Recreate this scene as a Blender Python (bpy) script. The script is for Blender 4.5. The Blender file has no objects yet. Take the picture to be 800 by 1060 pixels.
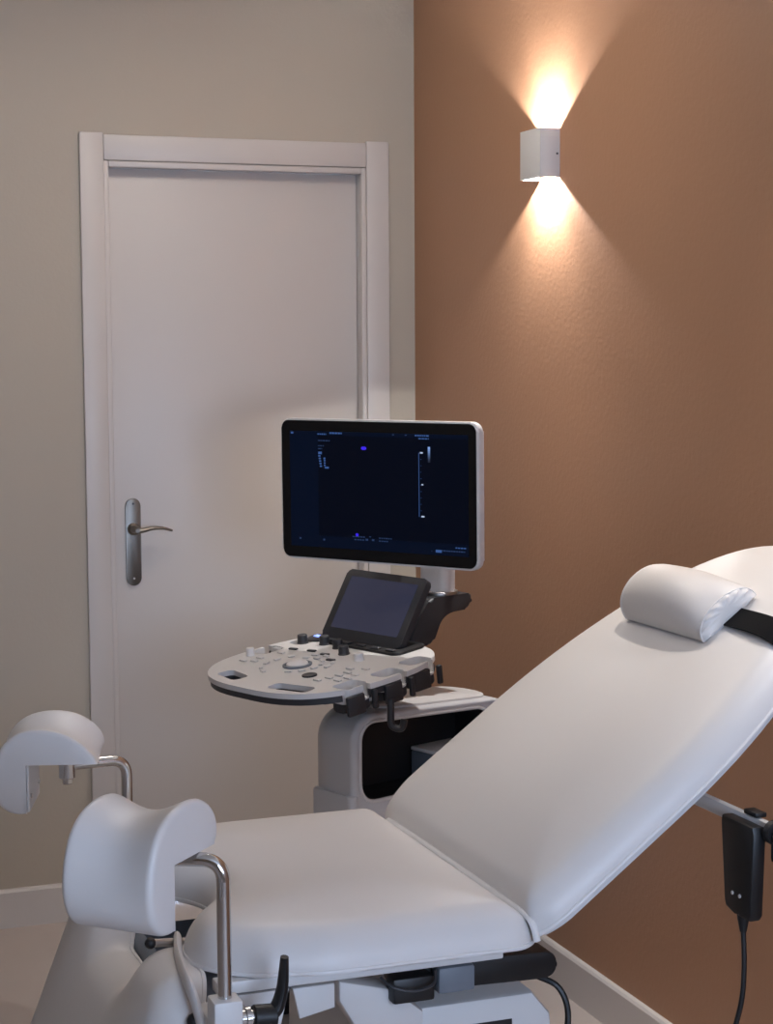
import bpy, bmesh, math, random
import numpy as np
from mathutils import Vector, Matrix
random.seed(4)
SC = bpy.context.scene
COL = SC.collection
PI = math.pi

# ---------------------------------------------------------------- camera
CAM_LOC = Vector((-1.9019, -4.886, 1.5685)); YAW, PITCH, ROLL = 0.3553, 0.0929, -0.0053
fw = Vector((math.sin(YAW)*math.cos(PITCH), math.cos(YAW)*math.cos(PITCH), -math.sin(PITCH)))
rt = Vector((math.cos(YAW), -math.sin(YAW), 0)); up = rt.cross(fw)
r2 = math.cos(ROLL)*rt + math.sin(ROLL)*up; u2 = -math.sin(ROLL)*rt + math.cos(ROLL)*up
cd = bpy.data.cameras.new('camera'); cam = bpy.data.objects.new('camera', cd); COL.objects.link(cam)
cam.matrix_world = Matrix(((r2.x, u2.x, -fw.x, CAM_LOC.x), (r2.y, u2.y, -fw.y, CAM_LOC.y), (r2.z, u2.z, -fw.z, CAM_LOC.z), (0, 0, 0, 1)))
cd.sensor_fit = 'VERTICAL'; cd.sensor_height = 24.0; cd.sensor_width = 24.0*800/1060
cd.lens = 1901.39/1060*24.0; cd.clip_start = 0.05
SC.camera = cam

# ---------------------------------------------------------------- world, exposure
w = bpy.data.worlds.new('world'); SC.world = w; w.use_nodes = True
bg = w.node_tree.nodes['Background']; bg.inputs[0].default_value = (0.55, 0.71, 1.0, 1); bg.inputs[1].default_value = 15.0
SC.view_settings.view_transform = 'Standard'; SC.view_settings.look = 'None'
SC.view_settings.exposure = 0.22; SC.view_settings.gamma = 1.0; SC.view_settings.use_curve_mapping = False
SC.cycles.use_denoising = True; SC.cycles.max_bounces = 8; SC.cycles.diffuse_bounces = 5
SC.cycles.sample_clamp_indirect = 6.0
WIN = (-1.75, -0.25, 0.85, 2.25)          # window opening in the wall behind the camera (x0, x1, z0, z1)
RX0, RY0, RZ = -4.3, -6.2, 2.65         # room extents
pl = bpy.data.lights.new('window_portal', 'AREA'); pl.shape = 'RECTANGLE'; pl.size = WIN[1]-WIN[0]; pl.size_y = WIN[3]-WIN[2]
pl.cycles.is_portal = True
po = bpy.data.objects.new('window_portal', pl); COL.objects.link(po)
po.location = ((WIN[0]+WIN[1])/2, RY0-0.16, (WIN[2]+WIN[3])/2); po.rotation_euler = (PI/2, 0, 0)   # shines +y
SCONCE_W = 20.0; SCONCE_COL = (1.0, 1.0, 1.0); CEIL_COL = (1.0, 0.91, 0.82)

# ---------------------------------------------------------------- materials
def mat(name, col, rough=0.5, metal=0.0, bump=None, noise=None, emit=None, coat=0.0, spec=None, sheen=0):
    m = bpy.data.materials.new(name); m.use_nodes = True
    nt = m.node_tree; b = nt.nodes['Principled BSDF']
    b.inputs['Base Color'].default_value = (*col, 1); b.inputs['Roughness'].default_value = rough
    b.inputs['Metallic'].default_value = metal; b.inputs['Coat Weight'].default_value = coat
    if spec is not None: b.inputs['Specular IOR Level'].default_value = spec
    if emit: b.inputs['Emission Color'].default_value = (*emit[0], 1); b.inputs['Emission Strength'].default_value = emit[1]
    tc = nt.nodes.new('ShaderNodeTexCoord')
    if noise:       # (scale, amount, stretch) gentle colour variation
        n = nt.nodes.new('ShaderNodeTexNoise'); n.inputs['Scale'].default_value = noise[0]; n.inputs['Detail'].default_value = 5
        mp = nt.nodes.new('ShaderNodeMapping'); mp.inputs['Scale'].default_value = noise[2] if len(noise) > 2 else (1, 1, 1)
        nt.links.new(tc.outputs['Object'], mp.inputs[0]); nt.links.new(mp.outputs[0], n.inputs['Vector'])
        mx = nt.nodes.new('ShaderNodeMix'); mx.data_type = 'RGBA'
        k = noise[1]
        mx.inputs[6].default_value = (*[c*(1-k) for c in col], 1); mx.inputs[7].default_value = (*[min(1, c*(1+k)) for c in col], 1)
        nt.links.new(n.outputs['Fac'], mx.inputs[0]); nt.links.new(mx.outputs[2], b.inputs['Base Color'])
    if bump:        # (scale, strength, distance)
        n2 = nt.nodes.new('ShaderNodeTexNoise'); n2.inputs['Scale'].default_value = bump[0]; n2.inputs['Detail'].default_value = 4
        nt.links.new(tc.outputs['Object'], n2.inputs['Vector'])
        bp = nt.nodes.new('ShaderNodeBump'); bp.inputs['Strength'].default_value = bump[1]; bp.inputs['Distance'].default_value = bump[2]
        nt.links.new(n2.outputs['Fac'], bp.inputs['Height']); nt.links.new(bp.outputs[0], b.inputs['Normal'])
    return m
M = {}
M['terracotta'] = mat('terracotta_paint', (0.40, 0.21, 0.118), 0.5, bump=(75, 0.16, 0.004), noise=(1.3, 0.05))
M['greige'] = mat('greige_paint', (0.465, 0.405, 0.325), 0.6, bump=(90, 0.15, 0.003), noise=(1.2, 0.03))
M['ceiling'] = mat('white_ceiling_paint', (0.84, 0.82, 0.78), 0.7, bump=(60, 0.1, 0.003))
M['floor'] = mat('beige_vinyl_floor', (0.47, 0.40, 0.36), 0.5, bump=(40, 0.05, 0.002), noise=(3.5, 0.10, (1, 1, 1)))
M['lacquer'] = mat('white_door_lacquer', (0.61, 0.56, 0.52), 0.38, bump=(30, 0.02, 0.001))
M['nickel'] = mat('satin_nickel', (0.25, 0.23, 0.205), 0.42, 1.0, bump=(140, 0.05, 0.0005))
M['vinyl'] = mat('white_vinyl', (0.70, 0.672, 0.655), 0.42, bump=(520, 0.12, 0.0006), noise=(6, 0.012))
M['vinyl_seam'] = mat('white_vinyl_piping', (0.74, 0.72, 0.71), 0.4, bump=(400, 0.1, 0.0005))
M['steel_white'] = mat('white_coated_steel', (0.66, 0.65, 0.64), 0.4, bump=(300, 0.05, 0.0004))
M['chrome'] = mat('chrome', (0.62, 0.61, 0.60), 0.12, 1.0, noise=(20, 0.03))
M['black'] = mat('black_plastic', (0.007, 0.007, 0.008), 0.45, bump=(300, 0.1, 0.0005))
M['dark'] = mat('charcoal_plastic', (0.030, 0.030, 0.034), 0.45, bump=(260, 0.1, 0.0005))
M['strap'] = mat('black_webbing', (0.006, 0.006, 0.007), 0.9, bump=(600, 0.5, 0.001), spec=0.15)
M['light_grey'] = mat('light_grey_plastic', (0.66, 0.64, 0.625), 0.42, bump=(280, 0.06, 0.0004))
M['grey'] = mat('cart_grey_plastic', (0.60, 0.59, 0.595), 0.45, bump=(280, 0.06, 0.0004))
M['slate'] = mat('slate_grey_plastic', (0.16, 0.18, 0.21), 0.5, bump=(200, 0.06, 0.0004))
M['white_plastic'] = mat('white_plastic', (0.70, 0.67, 0.65), 0.4, bump=(300, 0.04, 0.0003))
M['aluminium'] = mat('brushed_aluminium', (0.55, 0.53, 0.51), 0.35, 1.0, bump=(200, 0.06, 0.0004))
M['glass_black'] = mat('black_glass', (0.006, 0.006, 0.007), 0.18, spec=0.3)
M['lamp_grey'] = mat('lamp_white_coating', (0.62, 0.61, 0.60), 0.5, bump=(300, 0.05, 0.0003))
M['lamp_lens'] = mat('lamp_lens', (1, 0.9, 0.75), 0.4, emit=((1.0, 0.84, 0.64), 40.0))
M['downlight_lens'] = mat('downlight_lens', (1, 0.95, 0.9), 0.5, emit=(CEIL_COL, 20.0))
M['fill_panel'] = mat('fill_panel_diffuser', (1, 0.95, 0.9), 0.5, emit=(CEIL_COL, 9.0))
M['tablet'] = mat('tablet_reflection', (0.012, 0.012, 0.018), 0.2, emit=((0.018, 0.020, 0.040), 1.0))  # bluish emission stands in for the reflection on the touch screen glass
M['mark_blue'] = mat('screen_mark_blue', (0.01, 0.01, 0.05), 0.4, emit=((0.06, 0.16, 0.45), 0.5))
M['mark_dim'] = mat('screen_mark_dim', (0.01, 0.01, 0.03), 0.4, emit=((0.03, 0.08, 0.22), 0.4))
M['mark_white'] = mat('screen_mark_white', (0.05, 0.05, 0.06), 0.4, emit=((0.45, 0.55, 0.75), 0.8))
M['mark_violet'] = mat('screen_mark_violet', (0.01, 0.0, 0.05), 0.4, emit=((0.04, 0.02, 0.75), 0.9))
M['power_glow'] = mat('power_key_glow', (0.1, 0.15, 0.5), 0.4, emit=((0.30, 0.42, 1.0), 1.3))
M['red'] = mat('red_mark', (0.35, 0.03, 0.02), 0.5, noise=(30, 0.05))
def glass_mat():
    m = bpy.data.materials.new('window_glass'); m.use_nodes = True; nt = m.node_tree
    b = nt.nodes['Principled BSDF']; nt.nodes.remove(b)
    tr = nt.nodes.new('ShaderNodeBsdfTransparent'); gl = nt.nodes.new('ShaderNodeBsdfGlossy'); gl.inputs['Roughness'].default_value = 0.02
    mx = nt.nodes.new('ShaderNodeMixShader'); mx.inputs[0].default_value = 0.06
    nt.links.new(tr.outputs[0], mx.inputs[1]); nt.links.new(gl.outputs[0], mx.inputs[2])
    nt.links.new(mx.outputs[0], nt.nodes['Material Output'].inputs[0]); return m
M['glass'] = glass_mat()
def screen_mat():   # the lit but almost black display: a navy panel, a little bluer toward the borders of the image field
    m = bpy.data.materials.new('monitor_display'); m.use_nodes = True; nt = m.node_tree; b = nt.nodes['Principled BSDF']
    b.inputs['Base Color'].default_value = (0.002, 0.0025, 0.004, 1); b.inputs['Roughness'].default_value = 0.3; b.inputs['Specular IOR Level'].default_value = 0.12
    b.inputs['Emission Color'].default_value = (0.0006, 0.0013, 0.0050, 1); b.inputs['Emission Strength'].default_value = 1.0
    tc = nt.nodes.new('ShaderNodeTexCoord'); n = nt.nodes.new('ShaderNodeTexNoise'); n.inputs['Scale'].default_value = 900
    nt.links.new(tc.outputs['Object'], n.inputs['Vector'])
    bp = nt.nodes.new('ShaderNodeBump'); bp.inputs['Strength'].default_value = 0.02; nt.links.new(n.outputs['Fac'], bp.inputs['Height']); nt.links.new(bp.outputs[0], b.inputs['Normal'])
    return m
M['screen'] = screen_mat()
M['screen_side'] = mat('monitor_display_margin', (0.002, 0.0025, 0.004), 0.3, emit=((0.0009, 0.0028, 0.0105), 1.0), spec=0.12)

# ---------------------------------------------------------------- mesh helpers (all shapes are given in world space)
ROOTM = {}
def thing(name, label, cat, loc, rotz=0.0, group=None):
    o = bpy.data.objects.new(name, None); COL.objects.link(o); o.empty_display_size = 0.05
    o.location = loc; o.rotation_euler = (0, 0, rotz); o['label'] = label; o['category'] = cat
    if group: o['group'] = group
    ROOTM[o.name] = Matrix.Translation(Vector(loc)) @ Matrix.Rotation(rotz, 4, 'Z')
    return o
def struct_root(name, loc=(0, 0, 0)):
    o = bpy.data.objects.new(name, None); COL.objects.link(o); o.location = loc; o['kind'] = 'structure'
    ROOTM[o.name] = Matrix.Translation(Vector(loc)); return o
def rootmat(p):
    while p is not None:
        if p.name in ROOTM: return ROOTM[p.name]
        p = p.parent
    return Matrix.Identity(4)
def obj(name, bm, m, parent=None, X=None, label=None, sharp=35, kind=None):
    if isinstance(bm, tuple):
        v, f = bm; bm = bmesh.new()
        vs = [bm.verts.new(p) for p in v]
        for q in f:
            try: bm.faces.new([vs[i] for i in q])
            except ValueError: pass
    if X is not None: bmesh.ops.transform(bm, matrix=X, verts=bm.verts)
    if parent is not None: bmesh.ops.transform(bm, matrix=rootmat(parent).inverted(), verts=bm.verts)
    bmesh.ops.recalc_face_normals(bm, faces=bm.faces)
    me = bpy.data.meshes.new(name); bm.to_mesh(me); bm.free()
    me.materials.append(M[m] if isinstance(m, str) else m)
    me.shade_smooth(); me.set_sharp_from_angle(angle=math.radians(sharp))
    o = bpy.data.objects.new(name, me); COL.objects.link(o)
    if parent is not None: o.parent = parent
    if label: o['label'] = label
    if kind: o['kind'] = kind
    return o
def dup(o, parent, X):          # a linked copy of a part, moved by the world matrix X
    c = o.copy(); COL.objects.link(c); c.parent = parent
    R = rootmat(parent); c.matrix_local = R.inverted() @ X @ R
    return c
def merge(*bms):
    out = bmesh.new()
    for b in bms:
        me = bpy.data.meshes.new('tmp'); b.to_mesh(me); out.from_mesh(me); bpy.data.meshes.remove(me); b.free()
    return out
def rbox(c, s, r=0.004, seg=2, X=None):
    bm = bmesh.new(); bmesh.ops.create_cube(bm, size=1)
    bmesh.ops.scale(bm, vec=s, verts=bm.verts)
    if r > 0: bmesh.ops.bevel(bm, geom=bm.edges[:], offset=min(r, 0.49*min(s)), segments=seg, affect='EDGES', profile=0.5)
    bmesh.ops.translate(bm, vec=c, verts=bm.verts)
    if X is not None: bmesh.ops.transform(bm, matrix=X, verts=bm.verts)
    return bm
def box(x0, x1, y0, y1, z0, z1, r=0.0, seg=2, X=None):
    return rbox(((x0+x1)/2, (y0+y1)/2, (z0+z1)/2), (x1-x0, y1-y0, z1-z0), r, seg, X)
def frame_of(d):
    d = Vector(d).normalized(); a = Vector((0, 0, 1)) if abs(d.z) < 0.9 else Vector((1, 0, 0))
    x = a.cross(d).normalized(); return x, d.cross(x)
def lathe(p0, p1, prof, n=24):
    """rings at (t along p0-p1 in metres, radius)"""
    p0 = Vector(p0); d = (Vector(p1)-p0).normalized(); x, y = frame_of(d); bm = bmesh.new(); rings = []
    for t, r in prof:
        rings.append([bm.verts.new(p0+d*t+(x*math.cos(2*PI*k/n)+y*math.sin(2*PI*k/n))*max(r, 1e-5)) for k in range(n)])
    for a, b in zip(rings, rings[1:]):
        for k in range(n): bm.faces.new((a[k], a[(k+1) % n], b[(k+1) % n], b[k]))
    bm.faces.new(rings[0]); bm.faces.new(rings[-1][::-1]); return bm
def cyl(p0, p1, r, n=24, bev=None):
    L = (Vector(p1)-Vector(p0)).length; b = bev if bev is not None else min(r, L)*0.12
    return lathe(p0, p1, [(0, r-b), (b, r), (L-b, r), (L, r-b)], n)
def fillet(pts, rad, seg=8):
    pts = [Vector(p) for p in pts]; out = [pts[0]]
    for a, b, c in zip(pts, pts[1:], pts[2:]):
        u = (a-b); v = (c-b); r = min(rad, u.length*0.49, v.length*0.49); p = b+u.normalized()*r; q = b+v.normalized()*r
        for k in range(seg+1):
            t = k/seg; out.append(p*(1-t)**2+b*2*t*(1-t)+q*t*t)
    return out+[pts[-1]]
def smooth_path(pts, n=8):
    pts = [Vector(p) for p in pts]; P = [pts[0]*2-pts[1]]+pts+[pts[-1]*2-pts[-2]]; out = []
    for i in range(1, len(P)-2):
        for k in range(n):
            t = k/n; a, b, c, d = P[i-1:i+3]
            out.append(0.5*((2*b)+(c-a)*t+(2*a-5*b+4*c-d)*t*t+(-a+3*b-3*c+d)*t**3))
    return out+[pts[-1]]
def tube(path, r, n=12, rs=None, flat=None):
    path = [Vector(p) for p in path]; bm = bmesh.new(); rings = []; x = None
    for i, p in enumerate(path):
        d = (path[min(i+1, len(path)-1)]-path[max(i-1, 0)]).normalized()
        if x is None: x, y = frame_of(d)
        else:
            x = (x-d*x.dot(d)).normalized(); y = d.cross(x)
        rr = rs[i] if rs else r; fl = flat or (1, 1)
        rings.append([bm.verts.new(p+(x*math.cos(2*PI*k/n)*fl[0]+y*math.sin(2*PI*k/n)*fl[1])*rr) for k in range(n)])
    for a, b in zip(rings, rings[1:]):
        for k in range(n): bm.faces.new((a[k], a[(k+1) % n], b[(k+1) % n], b[k]))
    bm.faces.new(rings[0][::-1]); bm.faces.new(rings[-1]); return bm
def rrect(x0, x1, y0, y1, r, seg=6):
    out = []
    for cx, cy, a in ((x1-r, y1-r, 0), (x0+r, y1-r, 90), (x0+r, y0+r, 180), (x1-r, y0+r, 270)):
        for k in range(seg+1):
            t = math.radians(a+90*k/seg); out.append((cx+r*math.cos(t), cy+r*math.sin(t)))
    return out
def prism(outline, z0, z1, bev=0.0, seg=2, X=None, bev_bottom=True):
    bm = bmesh.new(); a = [bm.verts.new((x, y, z0)) for x, y in outline]; b = [bm.verts.new((x, y, z1)) for x, y in outline]; n = len(a)
    bot = bm.faces.new(a[::-1]); top = bm.faces.new(b)
    for k in range(n): bm.faces.new((a[k], a[(k+1) % n], b[(k+1) % n], b[k]))
    if bev > 0:
        ed = list(top.edges)+(list(bot.edges) if bev_bottom else [])
        bmesh.ops.bevel(bm, geom=ed, offset=bev, segments=seg, affect='EDGES', profile=0.5)
    if X is not None: bmesh.ops.transform(bm, matrix=X, verts=bm.verts)
    return bm
def boolean(bm, cutters):
    me = bpy.data.meshes.new('b'); bmesh.ops.recalc_face_normals(bm, faces=bm.faces); bm.to_mesh(me); bm.free(); o = bpy.data.objects.new('b', me); COL.objects.link(o); cs = []
    for c in cutters:
        bmesh.ops.recalc_face_normals(c, faces=c.faces)
        m2 = bpy.data.meshes.new('c'); c.to_mesh(m2); c.free(); k = bpy.data.objects.new('c', m2); COL.objects.link(k); cs.append(k)
        md = o.modifiers.new('x', 'BOOLEAN'); md.operation = 'DIFFERENCE'; md.object = k; md.solver = 'EXACT'
    dg = bpy.context.evaluated_depsgraph_get(); dg.update()
    res = bpy.data.meshes.new_from_object(o.evaluated_get(dg)); out = bmesh.new(); out.from_mesh(res)
    for k in cs+[o]:
        d = k.data; bpy.data.objects.remove(k); bpy.data.meshes.remove(d)
    bpy.data.meshes.remove(res); return out
def cushion(P, nu, nv, X, t0=0.02, r=0.025, crown=0.02, reach=0.15):
    """upholstered pad: P(u, v) -> plan point, u and v in 0..1; height grows from the sewn edge to a soft crown; X maps plan (a, b, height) to the world"""
    us = [0.5-0.5*math.cos(PI*i/nu) for i in range(nu+1)]; vs = [0.5-0.5*math.cos(PI*j/nv) for j in range(nv+1)]
    G = np.array([[P(a, b) for b in vs] for a in us], float)
    loop = [(i, 0) for i in range(nu)]+[(nu, j) for j in range(nv)]+[(i, nv) for i in range(nu, 0, -1)]+[(0, j) for j in range(nv, 0, -1)]
    B = np.array([G[i, j] for i, j in loop]); A = B; D = np.roll(B, -1, 0)-A; L = np.maximum((D**2).sum(1), 1e-12)
    pts = G.reshape(-1, 2); q = pts[:, None, :]-A[None]; t = np.clip((q*D[None]).sum(2)/L, 0, 1)
    dist = np.sqrt(((q-t[:, :, None]*D[None])**2).sum(2)).min(1).reshape(nu+1, nv+1)
    s = np.clip(dist/r, 0, 1); e = np.clip(dist/reach, 0, 1)
    H = t0+r*np.sqrt(np.maximum(0, 1-(1-s)**2))+crown*(1-(1-e)**2)
    bm = bmesh.new()
    top = [[bm.verts.new((G[i, j, 0], G[i, j, 1], H[i, j])) for j in range(nv+1)] for i in range(nu+1)]
    bot = [[bm.verts.new((G[i, j, 0], G[i, j, 1], 0)) for j in range(nv+1)] for i in range(nu+1)]
    for i in range(nu):
        for j in range(nv):
            bm.faces.new((top[i][j], top[i+1][j], top[i+1][j+1], top[i][j+1])); bm.faces.new((bot[i][j], bot[i][j+1], bot[i+1][j+1], bot[i+1][j]))
    for (i, j), (k, l) in zip(loop, loop[1:]+loop[:1]): bm.faces.new((bot[i][j], bot[k][l], top[k][l], top[i][j]))
    bmesh.ops.remove_doubles(bm, verts=bm.verts, dist=1e-5)
    bmesh.ops.transform(bm, matrix=X, verts=bm.verts)
    edge = [X @ Vector((B[k][0], B[k][1], t0*0.9)) for k in range(len(B))]
    return bm, edge
def basis(o, a, b, c):
    a, b, c = Vector(a), Vector(b), Vector(c)
    return Matrix(((a.x, b.x, c.x, o[0]), (a.y, b.y, c.y, o[1]), (a.z, b.z, c.z, o[2]), (0, 0, 0, 1)))

# ================================================================ the room
DX0, DX1, DZ = -0.878, -0.155, 2.035         # door opening
T = 0.12
wb = merge(box(RX0-T, DX0, 0, T, 0, RZ), box(DX1, T, 0, T, 0, RZ), box(DX0, DX1, 0, T, DZ, RZ))
o = obj('wall_back', wb, 'greige'); o['kind'] = 'structure'
o = obj('wall_right', box(0, T, RY0-T, 0, 0, RZ), 'terracotta'); o['kind'] = 'structure'
o = obj('wall_left', box(RX0-T, RX0, RY0-T, 0, 0, RZ), 'greige'); o['kind'] = 'structure'
wf = merge(box(RX0, WIN[0], RY0-T, RY0, 0, RZ), box(WIN[1], 0, RY0-T, RY0, 0, RZ), box(WIN[0], WIN[1], RY0-T, RY0, 0, WIN[2]), box(WIN[0], WIN[1], RY0-T, RY0, WIN[3], RZ))
o = obj('wall_front', wf, 'greige'); o['kind'] = 'structure'
o = obj('floor', box(RX0-T, T, RY0-T, 1.2, -0.1, 0), 'floor'); o['kind'] = 'structure'
o = obj('ceiling', box(RX0-T, T, RY0-T, T, RZ, RZ+0.1), 'ceiling'); o['kind'] = 'structure'
win = struct_root('window_1', ((WIN[0]+WIN[1])/2, RY0-0.06, WIN[2]))
fr = [box(WIN[0], WIN[1], RY0-0.09, RY0-0.03, WIN[2], WIN[2]+0.06, 0.004), box(WIN[0], WIN[1], RY0-0.09, RY0-0.03, WIN[3]-0.06, WIN[3], 0.004)]
for x in (WIN[0], (WIN[0]+WIN[1])/2-0.03, WIN[1]-0.06): fr.append(box(x, x+0.06, RY0-0.09, RY0-0.03, WIN[2]+0.06, WIN[3]-0.06, 0.004))
obj('window_frame', merge(*fr), 'lacquer', win)
xm = (WIN[0]+WIN[1])/2
obj('pane', box(WIN[0]+0.055, xm-0.025, RY0-0.063, RY0-0.057, WIN[2]+0.055, WIN[3]-0.055), 'glass', win)
obj('pane', box(xm+0.025, WIN[1]-0.055, RY0-0.063, RY0-0.057, WIN[2]+0.055, WIN[3]-0.055), 'glass', win)
obj('window_sill', box(WIN[0]-0.03, WIN[1]+0.03, RY0-0.03, RY0+0.05, WIN[2]-0.03, WIN[2], 0.004), 'lacquer', win)

def base_profile(h=0.105, d=0.014): return [(0, 0), (d, 0), (d, h-0.008), (d-0.004, h-0.002), (d-0.008, h), (0, h)]
def baseboard(name, p0, p1, nrm):
    p0, p1, nrm = Vector(p0), Vector(p1), Vector(nrm); bm = bmesh.new(); pr = base_profile()
    a = [bm.verts.new(p0+nrm*d+Vector((0, 0, z))) for d, z in pr]; b = [bm.verts.new(p1+nrm*d+Vector((0, 0, z))) for d, z in pr]
    bm.faces.new(a); bm.faces.new(b[::-1])
    for k in range(len(pr)): bm.faces.new((a[k], a[(k+1) % len(pr)], b[(k+1) % len(pr)], b[k]))
    o = obj(name, bm, 'lacquer', sharp=20); o['kind'] = 'structure'
baseboard('baseboard_back', (RX0, 0, 0), (-0.951, 0, 0), (0, -1, 0))
baseboard('baseboard_corner', (-0.079, 0, 0), (0, 0, 0), (0, -1, 0))
baseboard('baseboard_right', (0, RY0, 0), (0, -0.0145, 0), (-1, 0, 0))
baseboard('baseboard_left', (RX0, RY0, 0), (RX0, -0.0145, 0), (1, 0, 0))

# ---------------------------------------------------------------- door
door = struct_root('door_1', ((DX0+DX1)/2, 0, 0))
cw = 0.072
def casing_prof(x0, x1, y, th):  # leg with a stepped inner lip
    return
obj('casing', box(-0.950, -0.886, -0.014, 0.0, 0, 2.121, 0.003), 'lacquer', door)
obj('casing', box(-0.1475, -0.0815, -0.014, 0.0, 0, 2.121, 0.003), 'lacquer', door)
obj('casing', box(-0.8855, -0.148, -0.013, 0.0, 2.049, 2.116, 0.003), 'lacquer', door)
# stepped inner lip of the casing and jamb lining
obj('casing_lip', merge(box(-0.8855, -0.872, -0.008, 0.030, 0, 2.048, 0.002), box(-0.161, -0.148, -0.008, 0.030, 0, 2.048, 0.002), box(-0.8715, -0.1615, -0.008, 0.030, 2.032, 2.048, 0.002)), 'lacquer', door)
obj('jamb', merge(box(-0.886, -0.8725, 0.030, 0.115, 0, 2.048), box(-0.1605, -0.147, 0.030, 0.115, 0, 2.048), box(-0.8725, -0.1605, 0.030, 0.115, 2.033, 2.048)), 'lacquer', door)
leaf = obj('door_leaf', box(-0.8715, -0.1615, 0.036, 0.074, 0.006, 2.0315, 0.002), 'lacquer', door)
# lever handle on a long back plate
hx = -0.815
plate = obj('handle_plate', prism(rrect(hx-0.021, hx+0.021, 0.905, 1.145, 0.0205, 8), 0, 0.008, 0.003, 2, basis((0, 0.036, 0), (1, 0, 0), (0, 0, 1), (0, -1, 0))), 'nickel', door)
obj('lever', merge(lathe((hx, 0.028, 1.061), (hx, -0.03, 1.061), [(0, 0.017), (0.006, 0.017), (0.012, 0.011), (0.045, 0.010), (0.056, 0.006)], 20),
    tube(smooth_path([(hx-0.004, -0.016, 1.061), (hx+0.015, -0.020, 1.061), (hx+0.040, -0.021, 1.066), (hx+0.070, -0.018, 1.065), (hx+0.098, -0.012, 1.057)], 6), 0.008, 12,
         rs=[0.011-0.007*k/24 for k in range(25)], flat=(1.0, 0.75))), 'nickel', plate)
obj('screw', cyl((hx, 0.029, 1.130), (hx, 0.0265, 1.130), 0.003, 10), 'dark', plate)
obj('screw', cyl((hx, 0.029, 0.925), (hx, 0.0262, 0.925), 0.003, 10), 'white_plastic', plate)

# ---------------------------------------------------------------- wall lamps
def spot(name, loc, down, power, size, blend, col, parent, rad=0.010):
    l = bpy.data.lights.new(name, 'SPOT'); l.energy = power; l.color = col; l.spot_size = math.radians(size); l.spot_blend = blend; l.shadow_soft_size = rad
    o = bpy.data.objects.new(name, l); COL.objects.link(o); o.parent = parent
    o.matrix_world = rootmat(parent).inverted() @ (Matrix.Translation(Vector(loc)) @ (Matrix.Identity(4) if down else Matrix.Rotation(PI, 4, 'X')))
    o.matrix_local = rootmat(parent).inverted() @ (Matrix.Translation(Vector(loc)) @ (Matrix.Identity(4) if down else Matrix.Rotation(PI, 4, 'X')))
def sconce(y, label, P=1.0):
    t = thing('wall_lamp', label, 'wall lamp', (0, y, 1.948), 0, 'up and down wall lamps on the terracotta wall')
    z0, z1, D, W = 1.948, 2.062, 0.052, 0.056; th = 0.003
    sh = merge(box(-D, -D+th, y-W, y+W, z0, z1, 0.001), box(-D+th, -0.0005, y-W, y-W+th, z0, z1, 0.001), box(-D+th, -0.0005, y+W-th, y+W, z0, z1, 0.001),
               box(-D+th, -0.0005, y-W+th, y+W-th, 2.0, 2.010, 0.0))
    obj('housing', sh, 'lamp_grey', t)
    for down in (True, False):
        s = -1 if down else 1; zb = 1.9995 if down else 2.0105
        obj('reflector_cup', lathe((-0.026, y, zb), (-0.026, y, zb+s*0.02), [(0, 0.010), (0.003, 0.021), (0.006, 0.022), (0.006, 0.019), (0.004, 0.010)], 24), 'lamp_grey', t)
        obj('lens', lathe((-0.026, y, zb+s*0.0062), (-0.026, y, zb+s*0.02), [(0, 0.017), (0.002, 0.017), (0.003, 0.012)], 24), 'lamp_lens', t)
        zs = zb+s*0.014
        spot('beam', (-0.026, y, zs), down, SCONCE_W*1.3*P*(1.0 if down else 1.15), 119, 0.07, SCONCE_COL, t)
        spot('beam_core', (-0.026, y, zs), down, SCONCE_W*0.45*P, 86, 0.75, SCONCE_COL, t)
    obj('screw', cyl((-0.008, y-W+0.0005, 2.003), (-0.008, y-W-0.0012, 2.003), 0.0026, 10), 'dark', t)
    return t
sconce(-0.886, 'square grey-white up and down wall lamp glowing on the terracotta wall')
s2 = sconce(-2.85, 'matching up and down wall lamp beside the head of the chair, beyond the picture edge', 0.35)

# recessed ceiling downlights (above the picture), then an added square fill lamp
LX, LY, LH = -0.88, -1.15, 0.30
def downlight(x, y, label, power, size=112, blend=0.55):
    t = thing('ceiling_downlight', label, 'ceiling lamp', (x, y, RZ-0.006))
    obj('bezel_ring', lathe((x, y, RZ-0.0005), (x, y, RZ-0.02), [(0, 0.050), (0, 0.062), (0.004, 0.062), (0.007, 0.056), (0.005, 0.050)], 32), 'white_plastic', t)
    obj('lens', lathe((x, y, RZ-0.0004), (x, y, RZ-0.02), [(0, 0.049), (0.002, 0.049), (0.003, 0.040)], 32), 'downlight_lens', t)
    spot('light', (x, y, RZ-0.012), True, power, size, blend, CEIL_COL, t, 0.022)
downlight(-0.10, -2.15, 'round white ceiling downlight above the head of the chair, beyond the picture edge', 55, 48, 1.0)
t = thing('fill_lamp', 'unseen flat square fill lamp added on the ceiling above the foot of the chair', 'ceiling lamp', (LX, LY, RZ-0.03))  # unseen lamp added to raise the ambient light
obj('fill_lamp_frame', merge(box(LX-LH, LX+LH, LY-LH, LY-LH+0.02, RZ-0.03, RZ-0.0005, 0.002), box(LX-LH, LX+LH, LY+LH-0.02, LY+LH, RZ-0.03, RZ-0.0005, 0.002), box(LX-LH, LX-LH+0.02, LY-LH+0.02, LY+LH-0.02, RZ-0.03, RZ-0.0005, 0.002), box(LX+LH-0.02, LX+LH, LY-LH+0.02, LY+LH-0.02, RZ-0.03, RZ-0.0005, 0.002)), 'white_plastic', t)
obj('fill_diffuser', box(LX-LH+0.02, LX+LH-0.02, LY-LH+0.02, LY+LH-0.02, RZ-0.026, RZ-0.022), 'fill_panel', t)

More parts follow.
